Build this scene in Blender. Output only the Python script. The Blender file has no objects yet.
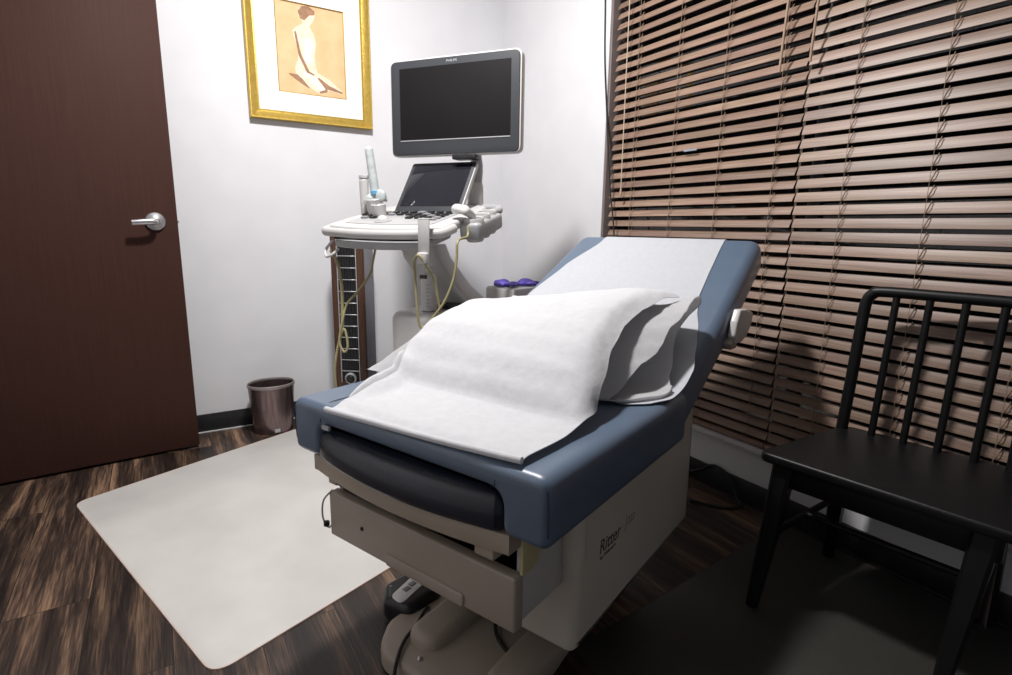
import bpy, bmesh, math, random
from mathutils import Vector, Matrix, noise
random.seed(7)
PI = math.pi
SC = bpy.context.scene
COL = SC.collection

# ------------------------------------------------------------------ materials
def mat(name, col, rough=0.5, metal=0.0, col2=None, nscale=20.0, stretch=(1, 1, 1), bump=0.0, bscale=80.0,
        coat=0.0, sheen=0.0, spec=0.5, detail=4.0, lo=0.35, hi=0.65, sss=0.0, trans=0.0, alpha=1.0):
    m = bpy.data.materials.new(name); m.use_nodes = True
    nt = m.node_tree; b = nt.nodes['Principled BSDF']
    b.inputs['Base Color'].default_value = (*col, 1)
    b.inputs['Roughness'].default_value = rough
    b.inputs['Metallic'].default_value = metal
    b.inputs['Specular IOR Level'].default_value = spec
    b.inputs['Coat Weight'].default_value = coat
    b.inputs['Sheen Weight'].default_value = sheen
    b.inputs['Transmission Weight'].default_value = trans
    b.inputs['Alpha'].default_value = alpha
    tc = nt.nodes.new('ShaderNodeTexCoord')
    mp = nt.nodes.new('ShaderNodeMapping'); mp.inputs['Scale'].default_value = stretch
    nt.links.new(tc.outputs['Object'], mp.inputs['Vector'])
    if col2 is not None:
        n = nt.nodes.new('ShaderNodeTexNoise'); n.inputs['Scale'].default_value = nscale
        n.inputs['Detail'].default_value = detail
        nt.links.new(mp.outputs[0], n.inputs['Vector'])
        r = nt.nodes.new('ShaderNodeValToRGB')
        r.color_ramp.elements[0].position = lo; r.color_ramp.elements[0].color = (*col, 1)
        r.color_ramp.elements[1].position = hi; r.color_ramp.elements[1].color = (*col2, 1)
        nt.links.new(n.outputs['Fac'], r.inputs['Fac'])
        nt.links.new(r.outputs['Color'], b.inputs['Base Color'])
    if bump > 0:
        n2 = nt.nodes.new('ShaderNodeTexNoise'); n2.inputs['Scale'].default_value = bscale
        n2.inputs['Detail'].default_value = 3
        nt.links.new(mp.outputs[0], n2.inputs['Vector'])
        bp = nt.nodes.new('ShaderNodeBump'); bp.inputs['Strength'].default_value = bump
        bp.inputs['Distance'].default_value = 0.01
        nt.links.new(n2.outputs['Fac'], bp.inputs['Height'])
        nt.links.new(bp.outputs['Normal'], b.inputs['Normal'])
    return m

def floor_mat():
    m = bpy.data.materials.new('floor planks'); m.use_nodes = True
    nt = m.node_tree; b = nt.nodes['Principled BSDF']; L = nt.links.new
    tc = nt.nodes.new('ShaderNodeTexCoord')
    mp = nt.nodes.new('ShaderNodeMapping'); mp.inputs['Rotation'].default_value = (0, 0, PI / 2)
    mp.inputs['Location'].default_value = (0.33, 0.055, 0)
    L(tc.outputs['Object'], mp.inputs['Vector'])
    br = nt.nodes.new('ShaderNodeTexBrick')
    br.offset = 0.37; br.inputs['Scale'].default_value = 1.0
    br.inputs['Brick Width'].default_value = 1.05; br.inputs['Row Height'].default_value = 0.19
    br.inputs['Mortar Size'].default_value = 0.0012; br.inputs['Mortar Smooth'].default_value = 0.2
    br.inputs['Color1'].default_value = (0, 0, 0, 1); br.inputs['Color2'].default_value = (1, 1, 1, 1)
    br.inputs['Mortar'].default_value = (0.5, 0.5, 0.5, 1); br.inputs['Bias'].default_value = 0
    L(mp.outputs[0], br.inputs['Vector'])
    # grain, shifted from plank to plank
    sh = nt.nodes.new('ShaderNodeVectorMath'); sh.operation = 'MULTIPLY_ADD'
    L(br.outputs['Color'], sh.inputs[0]); sh.inputs[1].default_value = (7.3, 3.1, 1.7)
    L(tc.outputs['Object'], sh.inputs[2])
    m1 = nt.nodes.new('ShaderNodeMapping'); m1.inputs['Scale'].default_value = (12, .75, 1)
    L(sh.outputs[0], m1.inputs['Vector'])
    n1 = nt.nodes.new('ShaderNodeTexNoise'); n1.inputs['Scale'].default_value = 1.4
    n1.inputs['Detail'].default_value = 5; n1.inputs['Roughness'].default_value = 0.6; n1.inputs['Distortion'].default_value = 0.35
    L(m1.outputs[0], n1.inputs['Vector'])
    m2 = nt.nodes.new('ShaderNodeMapping'); m2.inputs['Scale'].default_value = (130, 6, 1)
    L(sh.outputs[0], m2.inputs['Vector'])
    n2 = nt.nodes.new('ShaderNodeTexNoise'); n2.inputs['Scale'].default_value = 1.6
    n2.inputs['Detail'].default_value = 4; n2.inputs['Distortion'].default_value = 0.5
    L(m2.outputs[0], n2.inputs['Vector'])
    ad = nt.nodes.new('ShaderNodeMath'); ad.operation = 'MULTIPLY_ADD'
    L(n2.outputs['Fac'], ad.inputs[0]); ad.inputs[1].default_value = 0.42
    sb = nt.nodes.new('ShaderNodeMath'); sb.operation = 'SUBTRACT'
    L(n1.outputs['Fac'], sb.inputs[0]); sb.inputs[1].default_value = 0.21
    L(sb.outputs[0], ad.inputs[2])
    rp = nt.nodes.new('ShaderNodeValToRGB'); e = rp.color_ramp.elements
    e[0].position = 0.34; e[0].color = (0.012, 0.0075, 0.006, 1)
    e[1].position = 0.70; e[1].color = (0.25, 0.155, 0.095, 1)
    k = e.new(0.48); k.color = (0.034, 0.022, 0.017, 1)
    k = e.new(0.57); k.color = (0.092, 0.056, 0.038, 1)
    L(ad.outputs[0], rp.inputs['Fac'])
    # per-plank tone
    sep = nt.nodes.new('ShaderNodeSeparateColor'); L(br.outputs['Color'], sep.inputs[0])
    mr = nt.nodes.new('ShaderNodeMapRange'); mr.inputs['To Min'].default_value = 0.55; mr.inputs['To Max'].default_value = 1.35
    L(sep.outputs[0], mr.inputs['Value'])
    mu = nt.nodes.new('ShaderNodeVectorMath'); mu.operation = 'SCALE'
    L(rp.outputs['Color'], mu.inputs[0]); L(mr.outputs[0], mu.inputs['Scale'])
    mx = nt.nodes.new('ShaderNodeMix'); mx.data_type = 'RGBA'
    L(br.outputs['Fac'], mx.inputs['Factor']); L(mu.outputs[0], mx.inputs['A']); mx.inputs['B'].default_value = (0.006, 0.004, 0.004, 1)
    L(mx.outputs['Result'], b.inputs['Base Color'])
    b.inputs['Roughness'].default_value = 0.42
    bp = nt.nodes.new('ShaderNodeBump'); bp.inputs['Strength'].default_value = 0.25; bp.inputs['Distance'].default_value = 0.004
    L(n2.outputs['Fac'], bp.inputs['Height']); L(bp.outputs['Normal'], b.inputs['Normal'])
    return m

def slat_mat():
    m = bpy.data.materials.new('wood slat'); m.use_nodes = True
    nt = m.node_tree; b = nt.nodes['Principled BSDF']; L = nt.links.new
    tc = nt.nodes.new('ShaderNodeTexCoord'); ge = nt.nodes.new('ShaderNodeNewGeometry')
    mp = nt.nodes.new('ShaderNodeMapping'); mp.inputs['Scale'].default_value = (120, 5, 160)
    L(tc.outputs['Object'], mp.inputs['Vector'])
    n = nt.nodes.new('ShaderNodeTexNoise'); n.inputs['Scale'].default_value = 1.2; n.inputs['Detail'].default_value = 4
    L(mp.outputs[0], n.inputs['Vector'])
    m2 = nt.nodes.new('ShaderNodeMapping'); m2.inputs['Scale'].default_value = (3, 2.2, 23)
    L(tc.outputs['Object'], m2.inputs['Vector'])
    n2 = nt.nodes.new('ShaderNodeTexNoise'); n2.inputs['Scale'].default_value = 1.0; n2.inputs['Detail'].default_value = 1
    L(m2.outputs[0], n2.inputs['Vector'])
    rp = nt.nodes.new('ShaderNodeValToRGB'); e = rp.color_ramp.elements
    e[0].position = 0.3; e[0].color = (0.19, 0.116, 0.080, 1)
    e[1].position = 0.7; e[1].color = (0.31, 0.212, 0.160, 1)
    L(n.outputs['Fac'], rp.inputs['Fac'])
    hs = nt.nodes.new('ShaderNodeHueSaturation')
    mr = nt.nodes.new('ShaderNodeMapRange'); mr.inputs['To Min'].default_value = 0.8; mr.inputs['To Max'].default_value = 1.2
    L(ge.outputs['Random Per Island'], mr.inputs['Value'])
    L(mr.outputs[0], hs.inputs['Value'])
    mr2 = nt.nodes.new('ShaderNodeMapRange'); mr2.inputs['From Min'].default_value = 0.3; mr2.inputs['From Max'].default_value = 0.7
    mr2.inputs['To Min'].default_value = 0.49; mr2.inputs['To Max'].default_value = 0.51
    L(n2.outputs['Fac'], mr2.inputs['Value']); L(mr2.outputs[0], hs.inputs['Hue'])
    L(rp.outputs['Color'], hs.inputs['Color'])
    L(hs.outputs['Color'], b.inputs['Base Color'])
    b.inputs['Roughness'].default_value = 0.45; b.inputs['Specular IOR Level'].default_value = 0.55
    return m

M = {}
M['wall'] = mat('painted wall', (0.715, 0.715, 0.74), 0.75, col2=(0.745, 0.745, 0.77), nscale=6, bump=0.04, bscale=260)
M['ceiling'] = mat('ceiling paint', (0.50, 0.50, 0.50), 0.9, col2=(0.54, 0.54, 0.54), nscale=40)
M['floor'] = floor_mat()
M['baseboard'] = mat('black vinyl baseboard', (0.012, 0.012, 0.014), 0.4, col2=(0.018, 0.018, 0.02), nscale=30)
M['caulk'] = mat('pale caulk line', (0.55, 0.55, 0.56), 0.6, col2=(0.62, 0.62, 0.62), nscale=60)
M['door'] = mat('brown laminate door', (0.050, 0.0215, 0.0165), 0.62, spec=.12, col2=(0.058, 0.026, 0.020), nscale=3, stretch=(60, 60, 1), bump=0.03, bscale=40)
M['satin'] = mat('satin chrome', (0.66, 0.66, 0.68), 0.34, 1.0, col2=(0.72, 0.72, 0.74), nscale=30)
M['slat'] = slat_mat()
M['jamb'] = mat('brown window frame paint', (0.16, 0.13, 0.125), 0.5, col2=(0.19, 0.155, 0.15), nscale=14)
M['sill'] = mat('sill paint', (0.55, 0.53, 0.54), 0.5, col2=(0.6, 0.58, 0.58), nscale=14)
M['cord'] = mat('tan cord', (0.27, 0.185, 0.125), 0.8, col2=(0.33, 0.235, 0.16), nscale=200)
M['cordlight'] = mat('light tan cord', (0.55, 0.44, 0.33), 0.8, col2=(0.62, 0.5, 0.38), nscale=200)
M['wand'] = mat('wood wand', (0.36, 0.25, 0.18), 0.35, col2=(0.42, 0.30, 0.22), nscale=20, stretch=(30, 30, 2))
M['nightglass'] = mat('night window glass', (0.012, 0.013, 0.016), 0.05, col2=(0.016, 0.016, 0.018), nscale=2)
M['gold'] = mat('gold leaf', (0.52, 0.35, 0.065), 0.36, 0.75, col2=(0.60, 0.42, 0.10), nscale=60, bump=0.12, bscale=120)
M['golddark'] = mat('dark gold bevel', (0.50, 0.34, 0.07), 0.4, 0.7, col2=(0.42, 0.27, 0.05), nscale=40)
M['mount'] = mat('white mount board', (0.86, 0.85, 0.84), 0.85, col2=(0.89, 0.88, 0.87), nscale=90)
M['print'] = mat('tan pastel paper', (0.72, 0.46, 0.24), 0.85, col2=(0.78, 0.53, 0.30), nscale=12)
M['flesh'] = mat('cream pastel', (0.80, 0.62, 0.45), 0.9, col2=(0.88, 0.75, 0.60), nscale=50)
M['white_chalk'] = mat('white chalk', (0.90, 0.84, 0.76), 0.9, col2=(0.85, 0.72, 0.58), nscale=70)
M['sepia'] = mat('sepia chalk', (0.28, 0.15, 0.09), 0.9, col2=(0.40, 0.23, 0.14), nscale=70)
M['vinyl'] = mat('blue grey vinyl upholstery', (0.090, 0.130, 0.192), 0.36, col2=(0.098, 0.140, 0.204), nscale=9, bump=0.05, bscale=420, spec=.8)
M['navy'] = mat('dark navy vinyl', (0.012, 0.015, 0.025), 0.24, col2=(0.015, 0.018, 0.029), nscale=9, bump=0.03, bscale=420)
M['seam'] = mat('seam thread', (0.03, 0.045, 0.07), 0.5, col2=(0.04, 0.06, 0.09), nscale=200)
M['beige'] = mat('beige enamel', (0.56, 0.52, 0.45), 0.38, col2=(0.59, 0.55, 0.48), nscale=5, bump=0.01)
M['tan'] = mat('tan plastic', (0.36, 0.30, 0.235), 0.45, col2=(0.39, 0.325, 0.26), nscale=8, bump=0.03, bscale=300)
M['taupe'] = mat('taupe plastic', (0.37, 0.315, 0.255), 0.5, col2=(0.40, 0.34, 0.28), nscale=8, bump=0.05, bscale=400)
M['yellowed'] = mat('yellowed clear plastic', (0.52, 0.46, 0.22), 0.3, col2=(0.6, 0.54, 0.32), nscale=12)
M['black'] = mat('black plastic', (0.012, 0.012, 0.013), 0.38, col2=(0.018, 0.018, 0.02), nscale=40)
M['rubber'] = mat('black rubber', (0.010, 0.010, 0.010), 0.6, col2=(0.015, 0.015, 0.015), nscale=90)
M['ink'] = mat('black ink', (0.03, 0.03, 0.03), 0.6, col2=(0.04, 0.04, 0.04), nscale=60)
M['linen'] = mat('white pillowcase cloth', (0.68, 0.68, 0.69), 0.9, col2=(0.72, 0.72, 0.73), nscale=90, bump=0.25, bscale=24)
M['paper'] = mat('white exam paper', (0.51, 0.525, 0.56), 0.8, col2=(0.54, 0.555, 0.59), nscale=60, bump=0.05, bscale=16)
M['drape'] = mat('white drape sheet', (0.64, 0.645, 0.665), 0.85, col2=(0.68, 0.685, 0.705), nscale=60, bump=0.3, bscale=26)
M['mat'] = mat('frosted vinyl mat', (0.54, 0.525, 0.50), 0.42, col2=(0.615, 0.60, 0.57), nscale=4, bump=0.10, bscale=420, detail=8)
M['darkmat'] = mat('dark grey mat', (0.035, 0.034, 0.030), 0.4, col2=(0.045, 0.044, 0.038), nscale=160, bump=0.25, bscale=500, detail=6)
M['matrim'] = mat('mat rim', (0.55, 0.42, 0.36), 0.4, col2=(0.6, 0.48, 0.42), nscale=30)
M['bin'] = mat('brushed maroon metal', (0.16, 0.115, 0.115), 0.27, 0.85, col2=(0.24, 0.175, 0.175), nscale=5, stretch=(14, 14, 2))
M['binrim'] = mat('bin rim', (0.30, 0.26, 0.25), 0.4, 0.5, col2=(0.34, 0.30, 0.29), nscale=30)
M['white'] = mat('off white plastic', (0.52, 0.51, 0.50), 0.35, col2=(0.56, 0.55, 0.54), nscale=9)
M['labelwhite'] = mat('label white', (0.78, 0.78, 0.78), 0.4, col2=(0.82, 0.82, 0.82), nscale=40)
M['lgrey'] = mat('light grey plastic', (0.36, 0.36, 0.37), 0.4, col2=(0.40, 0.40, 0.41), nscale=9)
M['mgrey'] = mat('mid grey plastic', (0.22, 0.22, 0.235), 0.45, col2=(0.25, 0.25, 0.265), nscale=9)
M['bezel'] = mat('charcoal bezel', (0.042, 0.045, 0.052), 0.42, spec=.3, col2=(0.042, 0.045, 0.05), nscale=20)
M['screen'] = mat('monitor glass off', (0.010, 0.009, 0.0096), 0.55, spec=.10, col2=(0.0112, 0.0102, 0.0108), nscale=3)
M['touch'] = mat('touch panel glass', (0.012, 0.012, 0.017), 0.06, col2=(0.016, 0.016, 0.022), nscale=3, spec=0.8)
M['cable'] = mat('yellow beige cable', (0.28, 0.25, 0.12), 0.5, col2=(0.33, 0.30, 0.16), nscale=50)
M['walnut'] = mat('woodgrain trim', (0.045, 0.018, 0.009), 0.4, col2=(0.085, 0.034, 0.016), nscale=8, stretch=(16, 16, 1))
M['fangrey'] = mat('grey fan side', (0.20, 0.20, 0.22), 0.5, col2=(0.23, 0.23, 0.25), nscale=20)
M['silver'] = mat('silver bars', (0.55, 0.55, 0.56), 0.35, 0.5, col2=(0.6, 0.6, 0.6), nscale=30)
M['glove'] = mat('purple nitrile', (0.060, 0.035, 0.30), 0.5, col2=(0.10, 0.065, 0.42), nscale=14, bump=0.3, bscale=60)
M['clear'] = mat('cloudy bottle plastic', (0.55, 0.54, 0.53), 0.25, col2=(0.6, 0.6, 0.59), nscale=10)
M['probefilm'] = mat('probe cover film', (0.38, 0.42, 0.42), 0.25, col2=(0.50, 0.54, 0.54), nscale=22, bump=0.35, bscale=40)
M['blue'] = mat('blue collar', (0.10, 0.32, 0.55), 0.4, col2=(0.14, 0.38, 0.6), nscale=40)
M['chairblack'] = mat('black satin paint', (0.0045, 0.0045, 0.005), 0.42, spec=.28, col2=(0.006, 0.006, 0.0065), nscale=30, bump=0.04, bscale=200)
M['stickerm'] = mat('silver sticker', (0.35, 0.40, 0.48), 0.3, 0.3, col2=(0.4, 0.45, 0.52), nscale=60)

def translucent(m, col, fac):
    nt = m.node_tree; out = nt.nodes['Material Output']; p = nt.nodes['Principled BSDF']
    t = nt.nodes.new('ShaderNodeBsdfTranslucent'); t.inputs['Color'].default_value = (*col, 1)
    x = nt.nodes.new('ShaderNodeMixShader'); x.inputs[0].default_value = fac
    nt.links.new(p.outputs[0], x.inputs[1]); nt.links.new(t.outputs[0], x.inputs[2]); nt.links.new(x.outputs[0], out.inputs['Surface'])
for k_, f_ in (('linen', .5), ('drape', .22), ('paper', .15)): translucent(M[k_], (.80, .80, .81), f_)

# ------------------------------------------------------------------ geometry helpers
def obj(name, bm, m, parent=None, smooth=38, recalc=True):
    if recalc: bmesh.ops.recalc_face_normals(bm, faces=bm.faces)
    me = bpy.data.meshes.new(name); bm.to_mesh(me); bm.free()
    for p in me.polygons: p.use_smooth = True
    me.set_sharp_from_angle(angle=math.radians(smooth))
    me.materials.append(m)
    o = bpy.data.objects.new(name, me); COL.objects.link(o)
    if parent: o.parent = parent
    return o

def tag(o, label=None, cat=None, group=None, kind=None):
    if label: o['label'] = label
    if cat: o['category'] = cat
    if group: o['group'] = group
    if kind: o['kind'] = kind
    return o

def thing(name, label, cat, loc=(0, 0, 0), rz=0.0, group=None):
    o = bpy.data.objects.new(name, None); COL.objects.link(o)
    o.empty_display_size = 0.1
    o.location = loc; o.rotation_euler = (0, 0, rz)
    return tag(o, label, cat, group)

def rbox(bm, x0, x1, y0, y1, z0, z1, r=0.0, seg=3, mx=None):
    t = bmesh.new(); bmesh.ops.create_cube(t, size=1)
    for v in t.verts:
        v.co = Vector(((x0 + x1) / 2 + v.co.x * (x1 - x0), (y0 + y1) / 2 + v.co.y * (y1 - y0), (z0 + z1) / 2 + v.co.z * (z1 - z0)))
    if r > 0: bmesh.ops.bevel(t, geom=t.edges[:], offset=r, segments=seg, profile=0.5, affect='EDGES', clamp_overlap=True)
    merge(bm, t, mx)

def merge(bm, t, mx=None):
    if mx is not None: bmesh.ops.transform(t, matrix=mx, verts=t.verts)
    me = bpy.data.meshes.new('tmp'); t.to_mesh(me); t.free(); bm.from_mesh(me); bpy.data.meshes.remove(me)

def spline(pts, n=8):
    P = [Vector(p) for p in pts]
    if len(P) < 3: return P
    out = []
    Q = [2 * P[0] - P[1]] + P + [2 * P[-1] - P[-2]]
    for i in range(1, len(Q) - 2):
        for k in range(n):
            t = k / n
            a, b, c, d = Q[i - 1], Q[i], Q[i + 1], Q[i + 2]
            out.append(0.5 * ((2 * b) + (c - a) * t + (2 * a - 5 * b + 4 * c - d) * t * t + (3 * b - a - 3 * c + d) * t ** 3))
    out.append(P[-1]); return out

def tube(bm, pts, r, seg=10, cap=True, sx=1.0):
    P = [Vector(p) for p in pts]; n = len(P)
    R = r if callable(r) else (lambda t: r)
    T = [(P[min(i + 1, n - 1)] - P[max(i - 1, 0)]).normalized() for i in range(n)]
    up = Vector((0, 0, 1)) if abs(T[0].z) < 0.9 else Vector((1, 0, 0))
    N = (up - T[0] * up.dot(T[0])).normalized(); rings = []
    for i in range(n):
        N = (N - T[i] * N.dot(T[i])).normalized(); B = T[i].cross(N)
        rr = R(i / max(1, n - 1))
        rings.append([bm.verts.new(P[i] + (N * math.cos(a) + B * math.sin(a) * sx) * rr) for a in [2 * PI * k / seg for k in range(seg)]])
    for a, b in zip(rings, rings[1:]):
        for k in range(seg): bm.faces.new((a[k], a[(k + 1) % seg], b[(k + 1) % seg], b[k]))
    if cap:
        bm.faces.new(rings[0][::-1]); bm.faces.new(rings[-1])

def lathe(bm, prof, seg=32, sx=1.0, sy=1.0, mx=None, closed=False):
    t = bmesh.new(); rings = []
    for (r, z) in prof:
        rings.append([t.verts.new((r * math.cos(2 * PI * k / seg) * sx, r * math.sin(2 * PI * k / seg) * sy, z)) for k in range(seg)])
    for a, b in zip(rings, rings[1:]):
        for k in range(seg): t.faces.new((a[k], a[(k + 1) % seg], b[(k + 1) % seg], b[k]))
    if closed:
        for k in range(seg): t.faces.new((rings[-1][k], rings[-1][(k + 1) % seg], rings[0][(k + 1) % seg], rings[0][k]))
    else:
        t.faces.new(rings[0][::-1]); t.faces.new(rings[-1])
    merge(bm, t, mx)

def rounded(poly, rad, seg=5):
    """round the corners of a 2-D polygon; rad: number or list"""
    n = len(poly); out = []
    for i in range(n):
        p = Vector(poly[i]).to_2d(); a = Vector(poly[i - 1]).to_2d(); b = Vector(poly[(i + 1) % n]).to_2d()
        r = rad[i] if isinstance(rad, (list, tuple)) else rad
        if r <= 0: out.append(p); continue
        da = (a - p).normalized(); db = (b - p).normalized()
        ang = da.angle(db)
        d = min(r / math.tan(ang / 2), (a - p).length * 0.49, (b - p).length * 0.49)
        p0 = p + da * d; p1 = p + db * d
        for k in range(seg + 1):
            t = k / seg
            out.append(p0 * (1 - t) ** 2 + p * 2 * t * (1 - t) + p1 * t * t)
    return out

def offset_poly(poly, d):
    n = len(poly); area = sum(poly[i - 1].x * poly[i].y - poly[i].x * poly[i - 1].y for i in range(n))
    s = 1 if area > 0 else -1; out = []
    for i in range(n):
        e1 = (poly[i] - poly[i - 1]); e2 = (poly[(i + 1) % n] - poly[i])
        if e1.length < 1e-9: e1 = e2
        if e2.length < 1e-9: e2 = e1
        n1 = Vector((-e1.y, e1.x)).normalized(); n2 = Vector((-e2.y, e2.x)).normalized()
        nn = (n1 + n2)
        nn = nn.normalized() if nn.length > 1e-6 else n1
        out.append(poly[i] + nn * d * s)
    return out

def slab(bm, poly, h0, h1, r0=0.0, r1=0.0, seg=4, mp=None, mx=None):
    """2-D outline extruded from h0 to h1 with rounded rims; mp(a,b,h)->xyz"""
    poly = [Vector(p).to_2d() for p in poly]
    mp = mp or (lambda a, b, h: (a, b, h)); t = bmesh.new(); lv = []
    if r0 > 0:
        for k in range(seg): 
            a = PI / 2 * k / seg; lv.append((h0 + r0 * (1 - math.cos(a)), r0 * (1 - math.sin(a))))
        lv.append((h0 + r0, 0))
    else: lv.append((h0, 0))
    if r1 > 0:
        lv.append((h1 - r1, 0))
        for k in range(seg - 1, -1, -1):
            a = PI / 2 * k / seg; lv.append((h1 - r1 * (1 - math.cos(a)), r1 * (1 - math.sin(a))))
    else: lv.append((h1, 0))
    rings = []
    for h, d in lv:
        q = offset_poly(poly, d) if d > 1e-9 else poly
        rings.append([t.verts.new(mp(p.x, p.y, h)) for p in q])
    n = len(poly)
    for a, b in zip(rings, rings[1:]):
        for k in range(n): t.faces.new((a[k], a[(k + 1) % n], b[(k + 1) % n], b[k]))
    t.faces.new(rings[0][::-1]); t.faces.new(rings[-1])
    bmesh.ops.recalc_face_normals(t, faces=t.faces)
    merge(bm, t, mx)

def grid(bm, nu, nv, fn, thick=0.0):
    """surface fn(s,t) s,t in 0..1; thick>0 gives it a back side"""
    V = [[bm.verts.new(fn(i / nu, j / nv)) for j in range(nv + 1)] for i in range(nu + 1)]
    F = [bm.faces.new((V[i][j], V[i + 1][j], V[i + 1][j + 1], V[i][j + 1])) for i in range(nu) for j in range(nv)]
    bm.normal_update()
    if thick:
        bmesh.ops.solidify(bm, geom=F, thickness=thick)

def B(): return bmesh.new()
def ss(a, b, x):
    t = min(1, max(0, (x - a) / (b - a))); return t * t * (3 - 2 * t)
def lerp(tab, x):
    if x <= tab[0][0]: return tab[0][1]
    for (a, b), (c, d) in zip(tab, tab[1:]):
        if x <= c: return b + (d - b) * (x - a) / (c - a)
    return tab[-1][1]
def slerp(tab, x):
    if x <= tab[0][0]: return tab[0][1]
    for (a, b), (c, d) in zip(tab, tab[1:]):
        if x <= c: return b + (d - b) * ss(a, c, x) * 0.35 + 0.65 * (d - b) * (x - a) / (c - a)
    return tab[-1][1]
def Rz(a): return Matrix.Rotation(a, 4, 'Z')
def Tm(x, y, z): return Matrix.Translation((x, y, z))

def text_mesh(name, body, size, m, parent, mx, depth=0.0006, shear=0.0, sx=1.0):
    cu = bpy.data.curves.new('t', 'FONT'); cu.body = body; cu.size = size; cu.extrude = depth; cu.shear = shear
    to = bpy.data.objects.new('t', cu); COL.objects.link(to)
    dg = bpy.context.evaluated_depsgraph_get()
    me = bpy.data.meshes.new_from_object(to.evaluated_get(dg)); me.name = name
    bpy.data.objects.remove(to); bpy.data.curves.remove(cu)
    me.transform(mx @ Matrix.Diagonal((sx, 1, 1, 1))); me.materials.clear(); me.materials.append(m)
    o = bpy.data.objects.new(name, me); COL.objects.link(o); o.parent = parent
    return o

# ------------------------------------------------------------------ the room
XR, YB, ZC = 1.848, 3.03, 2.76
XL, YF = -0.92, -0.9
def struct(name, bm, m, parent=None):
    o = obj(name, bm, m, parent)
    if parent is None: tag(o, kind='structure')
    return o
b = B(); rbox(b, XL - .1, XR + .1, YF, YB + .1, -.06, 0); struct('floor', b, M['floor'])
b = B(); rbox(b, XL - .1, XR + .16, YF, YB + .1, ZC, ZC + .08); struct('ceiling', b, M['ceiling'])
b = B(); rbox(b, XL - .1, XR + .16, YB, YB + .1, 0, ZC); struct('wall_back', b, M['wall'])
b = B(); rbox(b, XL - .1, XL, YF, YB, 0, ZC); struct('wall_left', b, M['wall'])
WY0, WY1, WZ0, WZ1 = -0.55, 2.10, 0.225, 2.26
b = B()
rbox(b, XR, XR + .16, WY1, YB, 0, ZC)
rbox(b, XR, XR + .16, YF, WY1, 0, WZ0 - .02)
rbox(b, XR, XR + .16, YF, WY1, WZ1, ZC)
rbox(b, XR, XR + .16, YF, WY0, WZ0 - .02, WZ1)
struct('wall_right', b, M['wall'])
# baseboards
b = B(); rbox(b, XL, XR, YB - .010, YB, 0, .094, .003, 2); o = struct('baseboard_back', b, M['baseboard'])
b = B(); rbox(b, XL, XR, YB - .017, YB - .0095, 0, .007, .002, 2); obj('caulk_line', b, M['caulk'], o)
b = B(); rbox(b, XR - .010, XR, YF, YB - .011, 0, .088, .003, 2); o = struct('baseboard_right', b, M['baseboard'])
b = B(); rbox(b, XR - .018, XR - .0105, .35, 2.4, 0, .006, .002, 2); obj('floor_trim', b, M['black'], o)
# window: sill, frame in the reveal, dark panes
b = B(); rbox(b, XR - .014, XR + .13, WY0, WY1, WZ0 - .018, WZ0, .004, 2); tag(obj('trim_1', b, M['sill']), kind='structure')
b = B()
rbox(b, XR + .001, XR + .13, WY1 - .016, WY1 - .0005, WZ0, WZ1, .002, 1)
rbox(b, XR + .001, XR + .13, WY0 + .0005, WY0 + .016, WZ0, WZ1, .002, 1)
rbox(b, XR + .001, XR + .13, WY0 + .016, WY1 - .016, WZ1 - .016, WZ1 - .0005, .002, 1)
w = tag(obj('window_1', b, M['jamb']), kind='structure'); b = B()
for yy in (WY1 - .04, 1.11, .25, WY0 + .04): rbox(b, XR + .085, XR + .125, yy - .024, yy + .024, WZ0, WZ1 - .016, .003, 1)
for zz in (WZ0 + .025, WZ1 - .045): rbox(b, XR + .085, XR + .125, WY0 + .016, WY1 - .016, zz - .024, zz + .024, .003, 1)
obj('window_sash', b, M['black'], w)  # sash coloured black to carry the shade behind the slats
b = B(); rbox(b, XR + .100, XR + .106, WY0 + .03, WY1 - .03, WZ0 + .02, WZ1 - .03); obj('window_glass', b, M['nightglass'], w)
# wall left of the window carries a slim post where the reveal starts (seen edge on)

# ------------------------------------------------------------------ door, standing open
DA = math.radians(5.47)
mxd = Tm(0.088, 2.829, 0) @ Rz(DA)
b = B(); rbox(b, -.915, 0, .0, .045, .012, 2.05, .0025, 2)
o = obj('door_1', b, M['door']); tag(o, kind='structure'); o.matrix_world = mxd
h = B()
mh = Tm(-.083, 0, 1.032) @ Matrix.Rotation(PI / 2, 4, 'X')
lathe(h, [(.0, 0.0005), (.0375, .0005), (.0385, .004), (.036, .010), (.020, .013), (.0125, .016), (.0125, .045), (.0, .046)][1:-1], 36, mx=mh)
ho = obj('door_handle', h, M['satin'], o)
h = B()
tube(h, spline([(-.083, -.036, 1.032), (-.086, -.050, 1.032), (-.105, -.057, 1.032), (-.140, -.058, 1.029), (-.170, -.056, 1.0265)], 6), lambda t: .0145 - .003 * t, 12, sx=.72)
obj('lever', h, M['satin'], ho)
h = B(); rbox(h, .0003, .007, .016, .028, 1.026, 1.04, .002, 2); obj('latch_bolt', h, M['satin'], o)

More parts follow.
